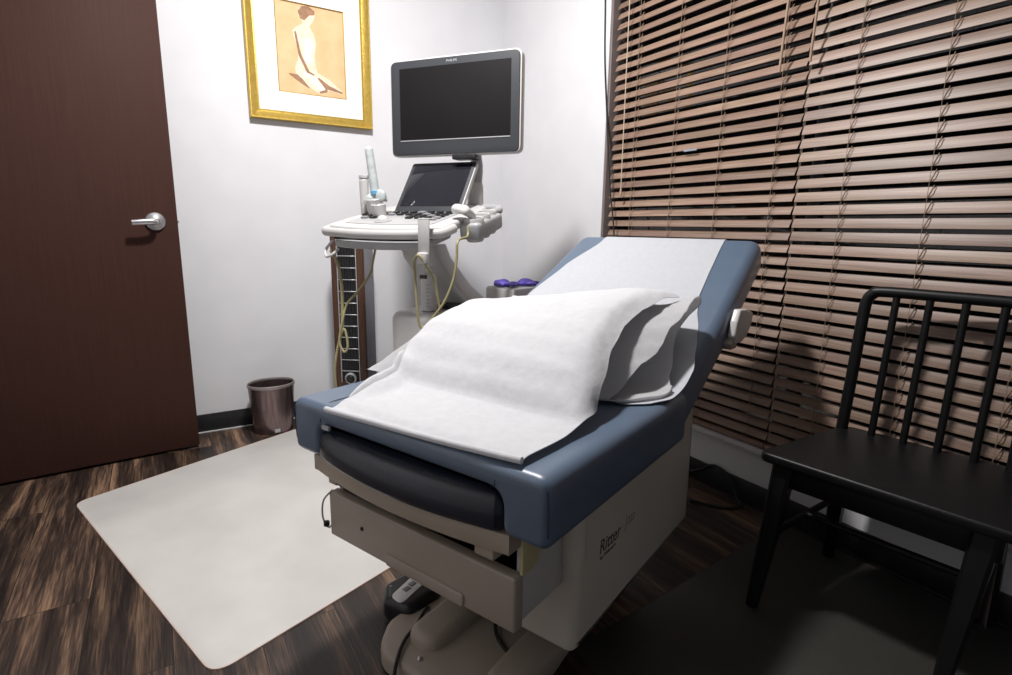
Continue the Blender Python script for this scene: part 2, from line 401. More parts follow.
# ------------------------------------------------------------------ framed picture
fx0, fx1, fz0, fz1 = .434, 1.027, 1.524, 2.225
pf = thing('framed_picture', 'gold framed pastel figure drawing with white mount on the back wall', 'picture', (fx0 + .303, YB, fz0))
def P3(x, d, z): return (x - (fx0 + .303), -d, z - fz0)
def frame_bm(prof):
    """mitred moulding, prof = list of (inset, depth)"""
    t = B(); rings = []
    for ins, dep in prof:
        rings.append([t.verts.new(P3(x, dep, z)) for x, z in ((fx0 + ins, fz0 + ins), (fx1 - ins, fz0 + ins), (fx1 - ins, fz1 - ins), (fx0 + ins, fz1 - ins))])
    for a, c in zip(rings, rings[1:] + rings[:1]):
        for k in range(4): t.faces.new((a[k], a[(k + 1) % 4], c[(k + 1) % 4], c[k]))
    return t
obj('frame', frame_bm([(0, .002), (0, .030), (.003, .034), (.008, .033), (.012, .029), (.038, .016), (.044, .016), (.046, .012), (.046, .002)]), M['gold'], pf, 20)
b = B(); rbox(b, *(lambda a, c: (a[0], c[0], min(a[1], c[1]), max(a[1], c[1]), a[2], c[2]))(P3(fx0 + .04, .002, fz0 + .04), P3(fx1 - .04, .0045, fz1 - .04)))
px0, px1, pz0, pz1 = .572, .900, 1.660, 2.072
t = B()
mo = [(fx0 + .04, fz0 + .04), (fx1 - .04, fz0 + .04), (fx1 - .04, fz1 - .04), (fx0 + .04, fz1 - .04)]
mi = [(px0, pz0), (px1, pz0), (px1, pz1), (px0, pz1)]
ri = [[t.verts.new(P3(x, d, z)) for x, z in q] for q, d in ((mo, .004), (mo, .010), (mi, .010), (mi, .004))]
for a, c in zip(ri, ri[1:] + ri[:1]):
    for k in range(4): t.faces.new((a[k], a[(k + 1) % 4], c[(k + 1) % 4], c[k]))
b.free(); mo_o = obj('mount', t, M['mount'], pf, 20)
# thin gilt slip round the drawing
t = B(); g = .004
mi2 = [(px0 + g, pz0 + g), (px1 - g, pz0 + g), (px1 - g, pz1 - g), (px0 + g, pz1 - g)]
ri = [[t.verts.new(P3(x, d, z)) for x, z in q] for q, d in ((mi, .0045), (mi, .0105), (mi2, .0085), (mi2, .0045))]
for a, c in zip(ri, ri[1:] + ri[:1]):
    for k in range(4): t.faces.new((a[k], a[(k + 1) % 4], c[(k + 1) % 4], c[k]))
obj('gilt_slip', t, M['golddark'], pf, 20)
b = B(); a, c = P3(px0, .003, pz0), P3(px1, .005, pz1); rbox(b, a[0], c[0], c[1], a[1], a[2], c[2]); dr = obj('drawing', b, M['print'], pf)
def dmap(zx, zy):
    s = (zx - 210) / 310; bot = 408 + 35 * s; top = 0 + 50 * s
    return (px0 + (px1 - px0) * min(max(s, .01), .99), pz0 + (pz1 - pz0) * (bot - zy) / (bot - top))
def drawn(name, pts, m, d):
    t = B(); q = [dmap(*p) for p in pts]
    poly = rounded([Vector(p) for p in q], .006, 3)
    slab(t, poly, .0048, d, mp=lambda a, c, h: P3(a, h, c)); return obj(name, t, m, dr, 20)
drawn('cast_shade', [(248, 322), (300, 332), (345, 372), (352, 398), (300, 362)], M['sepia'], .0052)
drawn('figure', [(318, 40), (345, 30), (378, 45), (388, 72), (372, 104), (360, 118), (378, 150), (386, 190), (384, 214), (378, 250), (386, 322), (440, 352), (505, 408), (500, 418), (440, 402), (430, 412), (395, 420),
                 (345, 385), (318, 350), (290, 325), (288, 300), (304, 262), (304, 215), (290, 170), (284, 135), (305, 118), (330, 108), (330, 92), (314, 70)], M['flesh'], .0055)
drawn('hair', [(312, 52), (330, 30), (362, 30), (388, 52), (386, 68), (362, 70), (340, 92), (322, 84)], M['sepia'], .0060)
drawn('light_patch', [(335, 185), (350, 165), (372, 180), (380, 205), (362, 240), (368, 275), (345, 290), (325, 250)], M['white_chalk'], .0058)
drawn('thigh_light', [(310, 315), (350, 320), (410, 362), (425, 392), (400, 405), (350, 360)], M['white_chalk'], .0058)
drawn('arm_line', [(292, 140), (300, 140), (318, 240), (352, 318), (375, 330), (372, 336), (340, 322), (306, 245)], M['sepia'], .0059)
drawn('leg_line', [(385, 345), (395, 345), (440, 380), (505, 410), (500, 416), (430, 396), (432, 410), (396, 416), (392, 408), (424, 398)], M['sepia'], .0060)

# ------------------------------------------------------------------ blinds
def blind(label, y0, y1, z1, tilt, ladders, wandspec, pull, name='window_blind'):
    xc = XR + .030; z0 = WZ0 + .004; pitch = .0435; wd = .0330
    root = thing(name, label, 'blinds', (xc, (y0 + y1) / 2, z0), 0, 'wooden blinds across the window')
    yo = (y0 + y1) / 2; hl = (y1 - y0) / 2
    n = int((z1 - .06 - z0 - .03) / pitch)
    b = B(); c, s = math.cos(tilt), math.sin(tilt)
    for i in range(n):
        z = .045 + i * pitch; dz = random.uniform(-.0008, .0008)
        ends = (-hl + random.uniform(0, .003), hl - random.uniform(0, .003))
        # slightly crowned slat: room-side edge low, window-side edge high
        prof = []
        for w_, k in ((-.5, 0), (-.2, .0011), (.2, .0011), (.5, 0)):
            prof.append((w_ * wd * c - k * s, z + dz + w_ * wd * s + k * c))
        prof2 = [(x - .0026 * s * -1, zz - .0026 * c) for x, zz in prof]
        loop = prof + prof2[::-1]
        A = [b.verts.new((x, ends[0], zz)) for x, zz in loop]; Z = [b.verts.new((x, ends[1], zz)) for x, zz in loop]
        m_ = len(loop)
        for k in range(m_): b.faces.new((A[k], A[(k + 1) % m_], Z[(k + 1) % m_], Z[k]))
        b.faces.new(A[::-1]); b.faces.new(Z)
    obj('slats', b, M['slat'], root, 30)
    b = B(); rbox(b, -.026, .026, -hl, hl, z1 - z0 - .05, z1 - z0, .004, 2); obj('headrail', b, M['slat'], root)
    b = B(); rbox(b, -.022, .022, -hl, hl, 0, .018, .004, 2); obj('bottom_rail', b, M['slat'], root)
    for ly in ladders:
        b = B(); yy = ly - yo; fx = -wd / 2 * c - .0035; bx = wd / 2 * c + .0035
        # two ladder strings and the sloping rungs between slats, threaded past each slat
        for x, dy in ((fx, -.003), (bx, .004)):
            tube(b, [(x, yy + dy, .018), (x, yy + dy, z1 - z0 - .045)], .0008, 5)
        for i in range(n):
            z = .045 + i * pitch
            tube(b, [(fx, yy - .003, z - wd / 2 * s - .001), (fx - .0012, yy - .011, z + .002), (fx * .2, yy - .0135, z + wd / 2 * s + .0035)], .0013, 5)
        obj('ladder_cord', b, M['cord'], root)
    for (wy, wz0, lean) in wandspec:
        b = B(); tube(b, [(-.040, wy - yo + lean, z1 - z0 - .05), (-.040, wy - yo, wz0 + .03 - z0), (-.040, wy - yo, wz0 - z0)], .0042, 8)
        wo = obj('tilt_wand', b, M['wand'], root)
        b = B(); rbox(b, -.044, -.010, wy - yo + lean - .004, wy - yo + lean + .004, z1 - z0 - .062, z1 - z0 - .045, .002, 2); obj('wand_hook', b, M['satin'], wo)
    if pull:
        py, pz = pull
        b = B(); tube(b, [(-.034, py - yo + .008, z1 - z0 - .05), (-.034, py - yo, pz - z0)], .0022, 7)
        co = obj('pull_cord', b, M['cordlight'], root)
        b = B(); lathe(b, [(.002, .032), (.0045, .028), (.0062, 0), (.004, -.002)], 12, mx=Tm(-.034, py - yo, pz - z0 - .03)); obj('tassel', b, M['wand'], co)
    return root
bl1 = blind('left wooden slat window blind, beside the white corner wall, with a pale pull cord', 1.1500, 2.078, 2.235, math.radians(59), [1.93, 1.70, 1.47, 1.235], [(1.226, 1.555, -.02)], (1.97, 1.21))
b = B(); rbox(b, -.0145, -.0125, 1.57 - 1.614, 1.635 - 1.614, 1.341 - .229 , 1.349 - .229, .0003, 1); tag(obj('sticker', b, M['stickerm'], bl1), 'small silver blue sticker on a slat')
bl2 = blind('right wooden slat window blind, wider, behind the black chair', -.50, 1.1465, 2.235, math.radians(69), [.99, .752, .50, .26, 0, -.26], [(1.122, 1.565, -.02)], None)
b = B(); rbox(b, .017, .019, 1.1490 - .32325, 1.1570 - .32325, .02, 1.95, .0004, 1); obj('edge_tape', b, M['cordlight'], bl2)

# ------------------------------------------------------------------ exam table
TA = math.radians(21)
TO = Vector((.482, .638, 0))
ex = thing('exam_table', 'blue grey padded medical exam table with raised back and beige base', 'exam table', TO, TA)
# base plate with raised runners
b = B()
slab(b, rounded([(.060, .13), (.055, .50), (.14, .555), (.70, .555), (.76, .50), (.76, .20), (.34, .16)], [.05, .09, .05, .06, .06, .05, .05], 6), .0, .05, .004, .016, 4)
bp = obj('base_plate', b, M['taupe'], ex)
for vv in (.425, .19):
    b = B(); slab(b, rounded([(.115, vv - .045), (.115, vv + .045), (.50, vv + .055), (.50, vv - .055)], [.045, .045, .02, .02], 6), .045, .085, 0, .022, 5); obj('runner', b, M['taupe'], bp)
b = B(); lathe(b, [(.006, 0), (.006, .004), (.003, .006)], 14, mx=Tm(.095, .395, .0495)); obj('bolt', b, M['satin'], bp)
# lift column
b = B()
rbox(b, .34, .74, .18, .52, .05, .24, .01, 2); rbox(b, .30, .78, .14, .56, .14, .26, .01, 2)
obj('lift_column', b, M['black'], ex)
# shroud: side profile (u,z) extruded across v
v0, v1 = .054, .646
b = B()
prof = [(.20, .168), (.865, .185), (.855, .62), (.835, .632), (.60, .535), (.20, .535)]
slab(b, rounded(prof, [.012, .02, .01, .01, .01, .005], 4), v0, v1, .022, .022, 5, mp=lambda a, c, h: (a, h, c))
sh = obj('shroud', b, M['beige'], ex)
for vv in (v0 + .019, v1 - .019):
    b = B(); tube(b, [(.214, vv, .372), (.214, vv, .531)], .0265, 20); obj('corner_post', b, M['beige'], sh)
b = B()
for vv in (v0 - .0004, ): rbox(b, .205, .215, vv, vv + .001, .373, .376)
rbox(b, .176, .30, v0 + .002, v0 + .004, .3745, .3762); b.free()
# lettering on the side of the shroud
ml = Tm(.292, v0 - .0003, .352) @ Matrix.Rotation(PI / 2, 4, 'X')
text_mesh('lettering', 'Ritter', .046, M['ink'], sh, ml, .0004, .12, .92)
text_mesh('lettering', '222', .026, M['mgrey'], sh, Tm(.428, v0 - .0003, .362) @ Matrix.Rotation(PI / 2, 4, 'X'), .0004, .2)
text_mesh('lettering', 'by Midmark', .012, M['ink'], sh, Tm(.296, v0 - .0003, .338) @ Matrix.Rotation(PI / 2, 4, 'X'), .0003, .0, 1.3)
b = B(); tube(b, [(.418, v0 - .0005, .350), (.424, v0 - .0005, .388)], .0009, 6); obj('logo_slash', b, M['mgrey'], sh)
# drawer module under the foot end
b = B()
rbox(b, .055, .20, .085, .10, .325, .53, .004, 2); rbox(b, .055, .20, .60, .615, .325, .53, .004, 2)
rbox(b, .055, .20, .10, .60, .325, .335, .002, 1)
dm = obj('drawer_housing', b, M['white'], ex)
b = B(); rbox(b, .135, .198, .10, .60, .335, .53, .002, 1); obj('recess_back', b, M['black'], dm)
b = B(); slab(b, rounded([(.082, .315), (.082, .425), (.618, .425), (.618, .315)], .006, 3), 0, .026, .003, .006, 3, mp=lambda a, c, h: (.054 - h, a, c))
df = obj('drawer_front', b, M['taupe'], ex)
b = B(); slab(b, rounded([(.20, .318), (.20, .345), (.42, .345), (.42, .318)], .008, 3), 0, .006, 0, .004, 3, mp=lambda a, c, h: (.0285 - h, a, c)); obj('finger_pull', b, M['taupe'], df)
b = B(); lathe(b, [(.0045, 0), (.0045, .003), (.003, .004)], 12, mx=Tm(.0285, .50, .372) @ Matrix.Rotation(-PI / 2, 4, 'Y')); obj('lock_button', b, M['black'], df)
# yellowed guard strip at the near front corner
b = B(); slab(b, rounded([(.045, .425), (.095, .425), (.125, .53), (.045, .53)], [.002, .03, .004, .004], 5), .078, .0845, .001, .001, 2, mp=lambda a, c, h: (a, h, c)); tag(obj('corner_guard', b, M['yellowed'], ex), 'yellowed clear corner guard')
# leg rest tray
def bow(v, amt): 
    t = (v - .36) / .27; return -amt * (1 - t * t)
tr_pts = [(.25, .085), (.012, .085)] + [(.012 + bow(.09 + .54 * k / 14, .026), .09 + .54 * k / 14) for k in range(15)] + [(.012, .642), (.25, .642)]
b = B(); slab(b, tr_pts, .478, .516, .002, .003, 2); tr = obj('leg_rest_tray', b, M['tan'], ex)
b = B(); rbox(b, .014, .060, .120, .165, .452, .485, .004, 3); obj('latch_block', b, M['taupe'], tr)
b = B(); rbox(b, .020, .055, .575, .605, .452, .485, .004, 3); obj('latch_block', b, M['taupe'], tr)
b = B(); rbox(b, .05, .09, .595, .63, .43, .484, .004, 3); obj('slide_bracket', b, M['black'], tr)
# leg rest pad
pp = [(.24, .098), (.012, .098)] + [(.006 + bow(.11 + .49 * k / 16, .036), .11 + .49 * k / 16) for k in range(17)] + [(.012, .612), (.24, .612)]
b = B(); slab(b, rounded([Vector(p) for p in pp], .006, 2), .517, .590, .012, .042, 8); obj('leg_rest_pad', b, M['navy'], ex)
# seat cushion: inverted-U section swept along u
sec = [(.0, .518), (.096, .518), (.096, .598), (.604, .598), (.604, .518), (.70, .518), (.70, .645), (.0, .645)]
rad = [.024, .024, .034, .034, .024, .024, .032, .032]
b = B(); slab(b, rounded([Vector(p) for p in sec], rad, 6), 0, .62, .018, .012, 5, mp=lambda a, c, h: (h, a, c))
st = obj('seat_cushion', b, M['vinyl'], ex, 50)
def seam_path(vv): return [(.010, vv, .55), (.000, vv, .575), (.000, vv, .61), (.008, vv, .634), (.026, vv, .6452), (.12, vv, .6454)]
for vv in (.108, .592):
    b = B(); tube(b, spline([(-.0003, vv, .606), (.0005, vv, .616), (.009, vv, .6365), (.027, vv, .6453), (.10, vv, .6453)], 5), .0009, 6); obj('seam', b, M['seam'], st)
for vv in (.0035, .6965):
    b = B(); tube(b, spline([(.006, vv, .545), (.004, vv, .59), (.005, vv + (.003 if vv < .3 else -.003), .625)], 5), .0014, 6); obj('seam', b, M['seam'], st)
b = B(); rbox(b, -.0030, .004, .562, .586, .592, .602, .001, 1); tag(obj('care_tag', b, M['paper'], st), 'white tag')
# back cushion
SL = math.atan(.53)
mb = Tm(.555, 0, .622) @ Matrix.Rotation(-SL, 4, 'Y')
BL = .825
out = [(0, .004), (0, .696), (.35, .696), (BL, .684), (BL, .016), (.35, .004)]
b = B(); slab(b, rounded([Vector(p) for p in out], [.02, .02, .0, .05, .05, .0], 6), -.105, 0, .03, .034, 6, mx=mb)
bk = obj('back_cushion', b, M['vinyl'], ex, 50)
b = B(); slab(b, rounded([Vector(p) for p in [(.08, .06), (.08, .64), (.72, .62), (.72, .08)]], .03, 4), -.128, -.106, .004, .002, 2, mx=mb); bpn = obj('back_panel', b, M['beige'], ex)
for vv in (.12, .58):
    b = B(); tube(b, [(.62, vv, .45), (.95, vv, .655)], .014, 10); obj('lift_strut', b, M['black'], bpn)
# curved plastic handle on the near side of the raised back
b = B()
hd_poly = [(.952, .812), (1.020, .806), (1.096, .788), (1.080, .748), (1.040, .722), (.985, .712), (.930, .716), (.912, .740), (.928, .780)]
slab(b, rounded([Vector(p) for p in hd_poly], .010, 3), -.020, .001, .006, .003, 3, mp=lambda a, c, h: (a, h, c)); bh = tag(obj('side_handle', b, M['white'], ex), 'off white curved side handle')
b = B(); slab(b, rounded([Vector(p) for p in [(.895, .722), (.925, .735), (.965, .716), (.955, .700), (.91, .702)]], .006, 3), -.014, .03, .003, .003, 2, mp=lambda a, c, h: (a, h, c)); obj('handle_pivot', b, M['tan'], bh)
# pull loop at the far front corner
b = B(); tube(b, spline([(.03, .606, .43), (.022, .63, .40), (.02, .634, .36), (.024, .622, .335), (.03, .612, .345), (.034, .608, .40)], 6), .0022, 7); lp = obj('cord_loop', b, M['white'], ex)
b = B(); lathe(b, [(.003, -.006), (.007, -.004), (.007, .006), (.003, .008)], 12, mx=Tm(.023, .624, .342)); obj('cord_bead', b, M['black'], lp)

# ------------------------------------------------------------------ paper, pillow, drape on the table
mt = Matrix.Translation(TO) @ Rz(TA)
def zt(u):
    a = .6465; k = .53 * (u - .603)
    w = .05
    if u < .603 - w: return a
    if u > .603 + w: return a + k
    t = (u - .603 + w) / (2 * w); return a + .53 * w * t * t
def on_table(o, label, cat):
    o.matrix_world = mt; return tag(o, label, cat)
# exam paper over the raised back, running under the pillow
RT = [(.40, .09), (.46, .03), (.52, .004), (.60, .003), (.66, .006), (.74, .030), (.815, .052), (.90, .085), (.97, .105), (1.10, .118), (1.22, .128), (1.30, .132)]
LT = [(.40, .62), (.60, .66), (.90, .665), (1.07, .63), (1.22, .572), (1.30, .562)]
UT = 1.262
AF = BL - .034
def paper_pt(s, t):
    L = .42 + s * .93
    uv = min(L, 1.25); v = slerp(RT, uv) + (slerp(LT, uv) - slerp(RT, uv)) * t
    w_ = .0012 * noise.noise(Vector((uv * 9, v * 7, 1.3)))
    if L < .80:
        # free edge beside the pillow lifts a little
        return (L, v, zt(L) + .0031 + w_ + .012 * math.exp(-((L - .64) / .10) ** 2) * math.exp(-((t) / .18) ** 2))
    a = (L - .555) / math.cos(SL); h = .0031 + w_
    if a > AF:
        ang = min((a - AF) / .037, 2.2); h = -.034 + .0372 * math.cos(ang); a = AF + .0372 * math.sin(ang)
    return tuple(mb @ Vector((a, v, h)))
b = B(); grid(b, 70, 26, paper_pt, .0012)
on_table(obj('exam_paper', b, M['paper'], None, 60), 'white exam paper strip running down the raised back cushion', 'paper')
# pillow
TOPC = [(.19, .655), (.235, .704), (.29, .748), (.36, .786), (.44, .812), (.52, .830), (.62, .838), (.72, .838), (.80, .832), (.86, .818), (.90, .806)]
def pil_top(u, s):
    base = zt(u) + .004
    h = max(0.0, slerp(TOPC, u) - .012 - .15 * (s * .322) * ss(.45, .72, u) - base)
    e = max(0.0, 1 - abs(s) ** 5) ** .55
    return base + h * e
def pillow_pt(side):
    def f(a, c):
        s = -1 + 2 * a; t = -1 + 2 * c
        # corners pulled out, edges drawn in between them
        vv = .430 + .278 * s * (1 - .05 * (1 - t * t)) ; u = .537 + .322 * t * (1 - .05 * (1 - s * s))
        base = zt(u) + .006
        h = max(0, slerp(TOPC, u) - .012 - .15 * (s * .322) * ss(.45, .72, u) - base)
        e = max(0.0, 1 - abs(s) ** 4) ** .6 * max(0.0, 1 - abs(t) ** 6) ** .5
        w = .004 * noise.noise(Vector((u * 14, vv * 10, 2.0))) * e
        fold = .006 * math.sin(9 * t + 3 * s) * abs(s) ** 3 * e
        if side: return (u, vv, base + .012 + h * e + w + fold)
        return (u, vv, base + .010 - .006 * e)
    return f
b = B()
n1, n2 = 56, 40
top = [[None] * (n2 + 1) for _ in range(n1 + 1)]; bot = [[None] * (n2 + 1) for _ in range(n1 + 1)]
ft, fb = pillow_pt(True), pillow_pt(False)
for i in range(n1 + 1):
    for j in range(n2 + 1):
        edge = i in (0, n1) or j in (0, n2)
        top[i][j] = b.verts.new(ft(i / n1, j / n2))
        bot[i][j] = top[i][j] if edge else b.verts.new(fb(i / n1, j / n2))
for i in range(n1):
    for j in range(n2):
        b.faces.new((top[i][j], top[i + 1][j], top[i + 1][j + 1], top[i][j + 1]))
        q = (bot[i][j], bot[i][j + 1], bot[i + 1][j + 1], bot[i + 1][j])
        if len(set(q)) == 4:
            try: b.faces.new(q)
            except ValueError: pass
pil = on_table(obj('pillow', b, M['linen'], None, 70), 'plump white pillow lying across the exam table under the drape', 'pillow')
# open end of the pillowcase: a sleeve from the pillow to a slack mouth
MOUTH = [(.40, .100, .658), (.47, .046, .657), (.535, .020, .660), (.60, .040, .692), (.68, .062, .760), (.795, .046, .850), (.73, .052, .842), (.65, .058, .800), (.56, .066, .750), (.46, .088, .690)]
ROOT = [(.30, .25, .662), (.45, .25, .658), (.60, .25, .664), (.72, .25, .722), (.80, .25, .770), (.815, .25, .815), (.72, .25, .838), (.60, .25, .834), (.46, .25, .80), (.345, .25, .735)]
def closed(P, n=8):
    out = []; m_ = len(P)
    for i in range(m_):
        a, b_, c, d = (Vector(P[(i + k) % m_]) for k in (-1, 0, 1, 2))
        for k in range(n):
            t = k / n
            out.append(0.5 * ((2 * b_) + (c - a) * t + (2 * a - 5 * b_ + 4 * c - d) * t * t + (3 * b_ - a - 3 * c + d) * t ** 3))
    return out
mo1, ro1 = closed(MOUTH), closed(ROOT)
b = B(); nn = len(mo1); V = []
for i in range(nn):
    row = []
    for j in range(13):
        t = j / 12
        p = ro1[i].lerp(mo1[i], t)
        up = ss(.655, .74, mo1[i].z)
        w1 = noise.noise(Vector((i * .22, t * 2.2, 5.0))) * .020 * t * (1 - .5 * t) + noise.noise(Vector((i * .55, t * 4, 9.0))) * .006 * t
        wav = .004 * math.sin(i * .52 + 3 * t) * t * t
        p = p + Vector((w1 * .6, wav * .8, (w1 + wav) * up))
        # slack: the cloth sags inwards half way
        p.z -= .012 * math.sin(PI * t) * up
        p.z = max(p.z, zt(p.x) + .006)
        row.append(b.verts.new(p))
    V.append(row)
F = []
for i in range(nn):
    for j in range(12): F.append(b.faces.new((V[i][j], V[(i + 1) % nn][j], V[(i + 1) % nn][j + 1], V[i][j + 1])))
b.normal_update(); bmesh.ops.solidify(b, geom=F, thickness=.0022)
hm = obj('pillowcase_hem', b, M['linen'], None, 60); hm.parent = pil
b = B(); tube(b, [p + Vector((0, -.001, .001)) for p in [Vector(V_) for V_ in [(*q,) for q in mo1[2:20]]]], .0035, 8); h5 = obj('hem_fold', b, M['linen'], None, 60); h5.parent = pil
# drape sheet from the pillow down to the foot end
DR = [(0, .066), (.10, .062), (.25, .062), (.34, .085), (.42, .112), (.52, .130), (.62, .132), (.70, .118), (.80, .100)]
DL = [(0, .545), (.10, .552), (.20, .565), (.27, .60), (.40, .60), (.80, .60)]
def drape_pt(s, t):
    u = -.013 + s * .805
    vr, vl = slerp(DR, u), slerp(DL, u)
    v = vr + (vl - vr) * t
    u2 = u + (.036 * (1 - t) - .004) * (1 - ss(0, .25, u))
    sp = (v - .392) / .322
    base = zt(u2) + .010
    h = max(0, slerp(TOPC, u2) - .012 - .15 * (sp * .322) * ss(.45, .72, u2) - zt(u2) - .006)
    z = base + h * max(0, 1 - abs(sp) ** 6) ** .45 + .013 * ss(.14, .24, u2)
    z += .0045 * noise.noise(Vector((u2 * 10, v * 8, 7))) * ss(.05, .3, u2) + .0014 * noise.noise(Vector((u2 * 30, v * 26, 3))) * ss(.15, .3, u2)
    z -= .010 * (1 - ss(.0, .035, u2))
    # left edge curls up
    z += .020 * ss(.90, 1.0, t) * ss(.03, .14, u) * (1 - ss(.20, .27, u))
    # right edge bellies off the pillow side
    z -= .014 * (1 - ss(0, .10, t)) * ss(.28, .40, u) * (1 - ss(.6, .75, u))
    return (u2, v, z + .003)
b = B(); grid(b, 80, 56, drape_pt, .0015)
dp = on_table(obj('drape_sheet', b, M['drape'], None, 70), 'white drape sheet spread over the pillow to the foot of the table', 'sheet')
b = B()
hp = [drape_pt(0, k / 20) for k in range(21)]
tube(b, [(x - .001, y, z + .001) for x, y, z in hp], .0065, 10); h2 = obj('folded_hem', b, M['drape'], None, 60); h2.parent = dp
def flap_pt(a, c):
    x, y, z = drape_pt(.085 + a * .245, 1.0)
    w_ = math.sin(PI * min(1, a * 1.15)) if a < .87 else math.sin(PI * a) * .35
    w_ = max(0.0, math.sin(PI * a)) ** .6
    return (x - .010 * c, y - .002 + .026 * c * w_, max(z + (.016 * math.sin(PI * c) - .010 * c) * w_, zt(x) + .004))
b = B(); grid(b, 22, 8, flap_pt, .0014); h3 = obj('turned_edge', b, M['drape'], None, 60); h3.parent = dp

# ------------------------------------------------------------------ foot control and floor cords
fc = thing('foot_control', 'black foot pedal with silver button label beside the exam table base', 'foot pedal', (.497, 1.262, 0.003), math.radians(18))
b = B(); slab(b, rounded([(-.055, -.06), (-.075, .02), (-.03, .075), (.06, .07), (.085, -.02), (.05, -.065)], .03, 5), .010, .070, .01, .022, 5); pb = obj('body', b, M['black'], fc)
for q in ((-.04, -.04), (.05, -.04), (-.03, .05), (.045, .045)):
    b = B(); lathe(b, [(.010, 0), (.010, .012)], 12, mx=Tm(q[0], q[1], 0)); obj('foot', b, M['rubber'], fc)
b = B(); slab(b, rounded([(-.060, -.034), (-.056, .012), (.050, .038), (.056, -.010)], .016, 5), .0695, .0735, 0, .0015, 2); pl_ = tag(obj('label_plate', b, M['labelwhite'], fc), 'white oval label plate')
b = B()
for q in (-.012, .012): rbox(b, q - .010, q + .010, -.004 + q * .25, .012 + q * .25, .073, .0755, .002, 2)
obj('button', b, M['mgrey'], pl_)
b = B(); lathe(b, [(.0025, 0), (.0025, .0025)], 10, mx=Tm(-.03, .045, .0695)); obj('indicator_light', b, M['white'], fc)
def cord(name, label, pts, r, m, cat='cord'):
    b = B(); tube(b, spline(pts, 10), r, 8); return tag(obj(name, b, m), label, cat)
b = B(); mi_ = (Matrix.Translation((.497, 1.262, .003)) @ Rz(math.radians(18))).inverted()
tube(b, spline([mi_ @ Vector(p) for p in [(.525, 1.205, .040), (.505, 1.180, .060), (.460, 1.138, .0585), (.420, 1.108, .0580), (.388, 1.070, .056), (.362, 1.030, .034), (.345, .970, .0085), (.33, .85, .0085)]], 10), .0045, 8); obj('control_cord', b, M['rubber'], fc)
cord('power_cord', 'black cord curving out from under the foot of the exam table', [(.72, 1.10, .082), (.66, 1.075, .075), (.625, 1.03, .060), (.612, .985, .056), (.615, .93, .056), (.64, .885, .055), (.665, .835, .030), (.69, .79, .012), (.72, .70, .009), (.76, .55, .009)], .0045, M['rubber'])

# ------------------------------------------------------------------ floor mats
def mat_thing(name, label, poly, rr, m=None, m2=None):
    t = thing(name, label, 'floor mat', (sum(p[0] for p in poly) / 4, sum(p[1] for p in poly) / 4, 0))
    cx, cy = t.location.x, t.location.y
    q = rounded([Vector((p[0] - cx, p[1] - cy)) for p in poly], rr, 8)
    b = B(); slab(b, q, 0.0002, .0030, 0, .0008, 2); obj('sheet', b, m or M['mat'], t)
    ins = offset_poly(q, .004); b = B()
    n = len(q); V = [[b.verts.new((p.x, p.y, z)) for p in pl] for pl, z in ((offset_poly(q, -.0012), .0002), (offset_poly(q, -.0008), .0032), (offset_poly(q, .0018), .0034), (offset_poly(q, .003), .0029))]
    for a, c in zip(V, V[1:]):
        for k in range(n): b.faces.new((a[k], a[(k + 1) % n], c[(k + 1) % n], c[k]))
    obj('rim', b, m2 or M['matrim'], t)
    return t
mat_thing('floor_mat', 'pale frosted floor mat at the foot of the exam table', [(.020, 1.292), (1.25, 1.757), (.83, 2.985), (-.345, 2.452)], .05)
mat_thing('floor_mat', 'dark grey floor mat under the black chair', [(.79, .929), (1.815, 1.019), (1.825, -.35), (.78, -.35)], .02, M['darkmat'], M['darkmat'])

# ------------------------------------------------------------------ wastebasket
wb = thing('wastebasket', 'dark maroon metallic wastebasket against the black baseboard', 'wastebasket', (.425, 2.895, 0))
b = B()
prof = [(.004, .004), (.090, .004), (.096, .0), (.099, .006), (.104, .06), (.110, .15), (.116, .235), (.117, .243), (.114, .243), (.108, .15), (.101, .06), (.094, .012), (.004, .010)]
lathe(b, prof, 48, 1.0, .86); obj('bucket', b, M['bin'], wb); wb.scale = (.93, .93, .985)
b = B(); lathe(b, [(.1155, .240), (.119, .240), (.121, .246), (.119, .254), (.116, .256), (.1135, .252), (.1135, .244)], 48, 1, .86, closed=True); obj('rim', b, M['binrim'], wb)
b = B(); rbox(b, -.022, .006, -.0905, -.087, .012, .030, .001, 1, mx=Tm(.012, .002, 0)); tag(obj('maker_plate', b, M['lgrey'], wb), 'small pale plate')

# ------------------------------------------------------------------ tower fan behind the scanner
FA = math.radians(-37)
tf = thing('tower_fan', 'tall narrow tower fan with woodgrain edges and black grille', 'fan', (.835, 2.80, 0), FA)
FW = .083
b = B(); slab(b, rounded([(-.13, -.14), (-.13, .12), (.13, .12), (.13, -.14)], .05, 6), 0, .028, .003, .01, 3); obj('base', b, M['black'], tf)
b = B(); slab(b, rounded([(-FW, -.07), (-FW, .07), (-.05, .10), (.05, .10), (FW, .07), (FW, -.07)], [.008, .03, .03, .03, .03, .008], 4), .028, 1.02, .004, .012, 3); bd = obj('housing', b, M['fangrey'], tf)
b = B()
rbox(b, -FW, -FW + .034, -.086, -.069, .04, 1.0, .006, 3); rbox(b, FW - .040, FW, -.086, -.069, .04, 1.0, .006, 3)
rbox(b, -FW + .03, FW - .03, -.084, -.069, .04, .245, .004, 2)
obj('woodgrain_trim', b, M['walnut'], tf)
b = B(); rbox(b, -.050, .043, -.074, -.0695, .24, .99); gr = obj('grille', b, M['black'], tf)
b = B()
for k in range(7):
    x = -.046 + .0135 * k; rbox(b, x - .0016, x + .0016, -.080, -.073, .245, .985)
obj('grille_ribs', b, M['rubber'], gr)
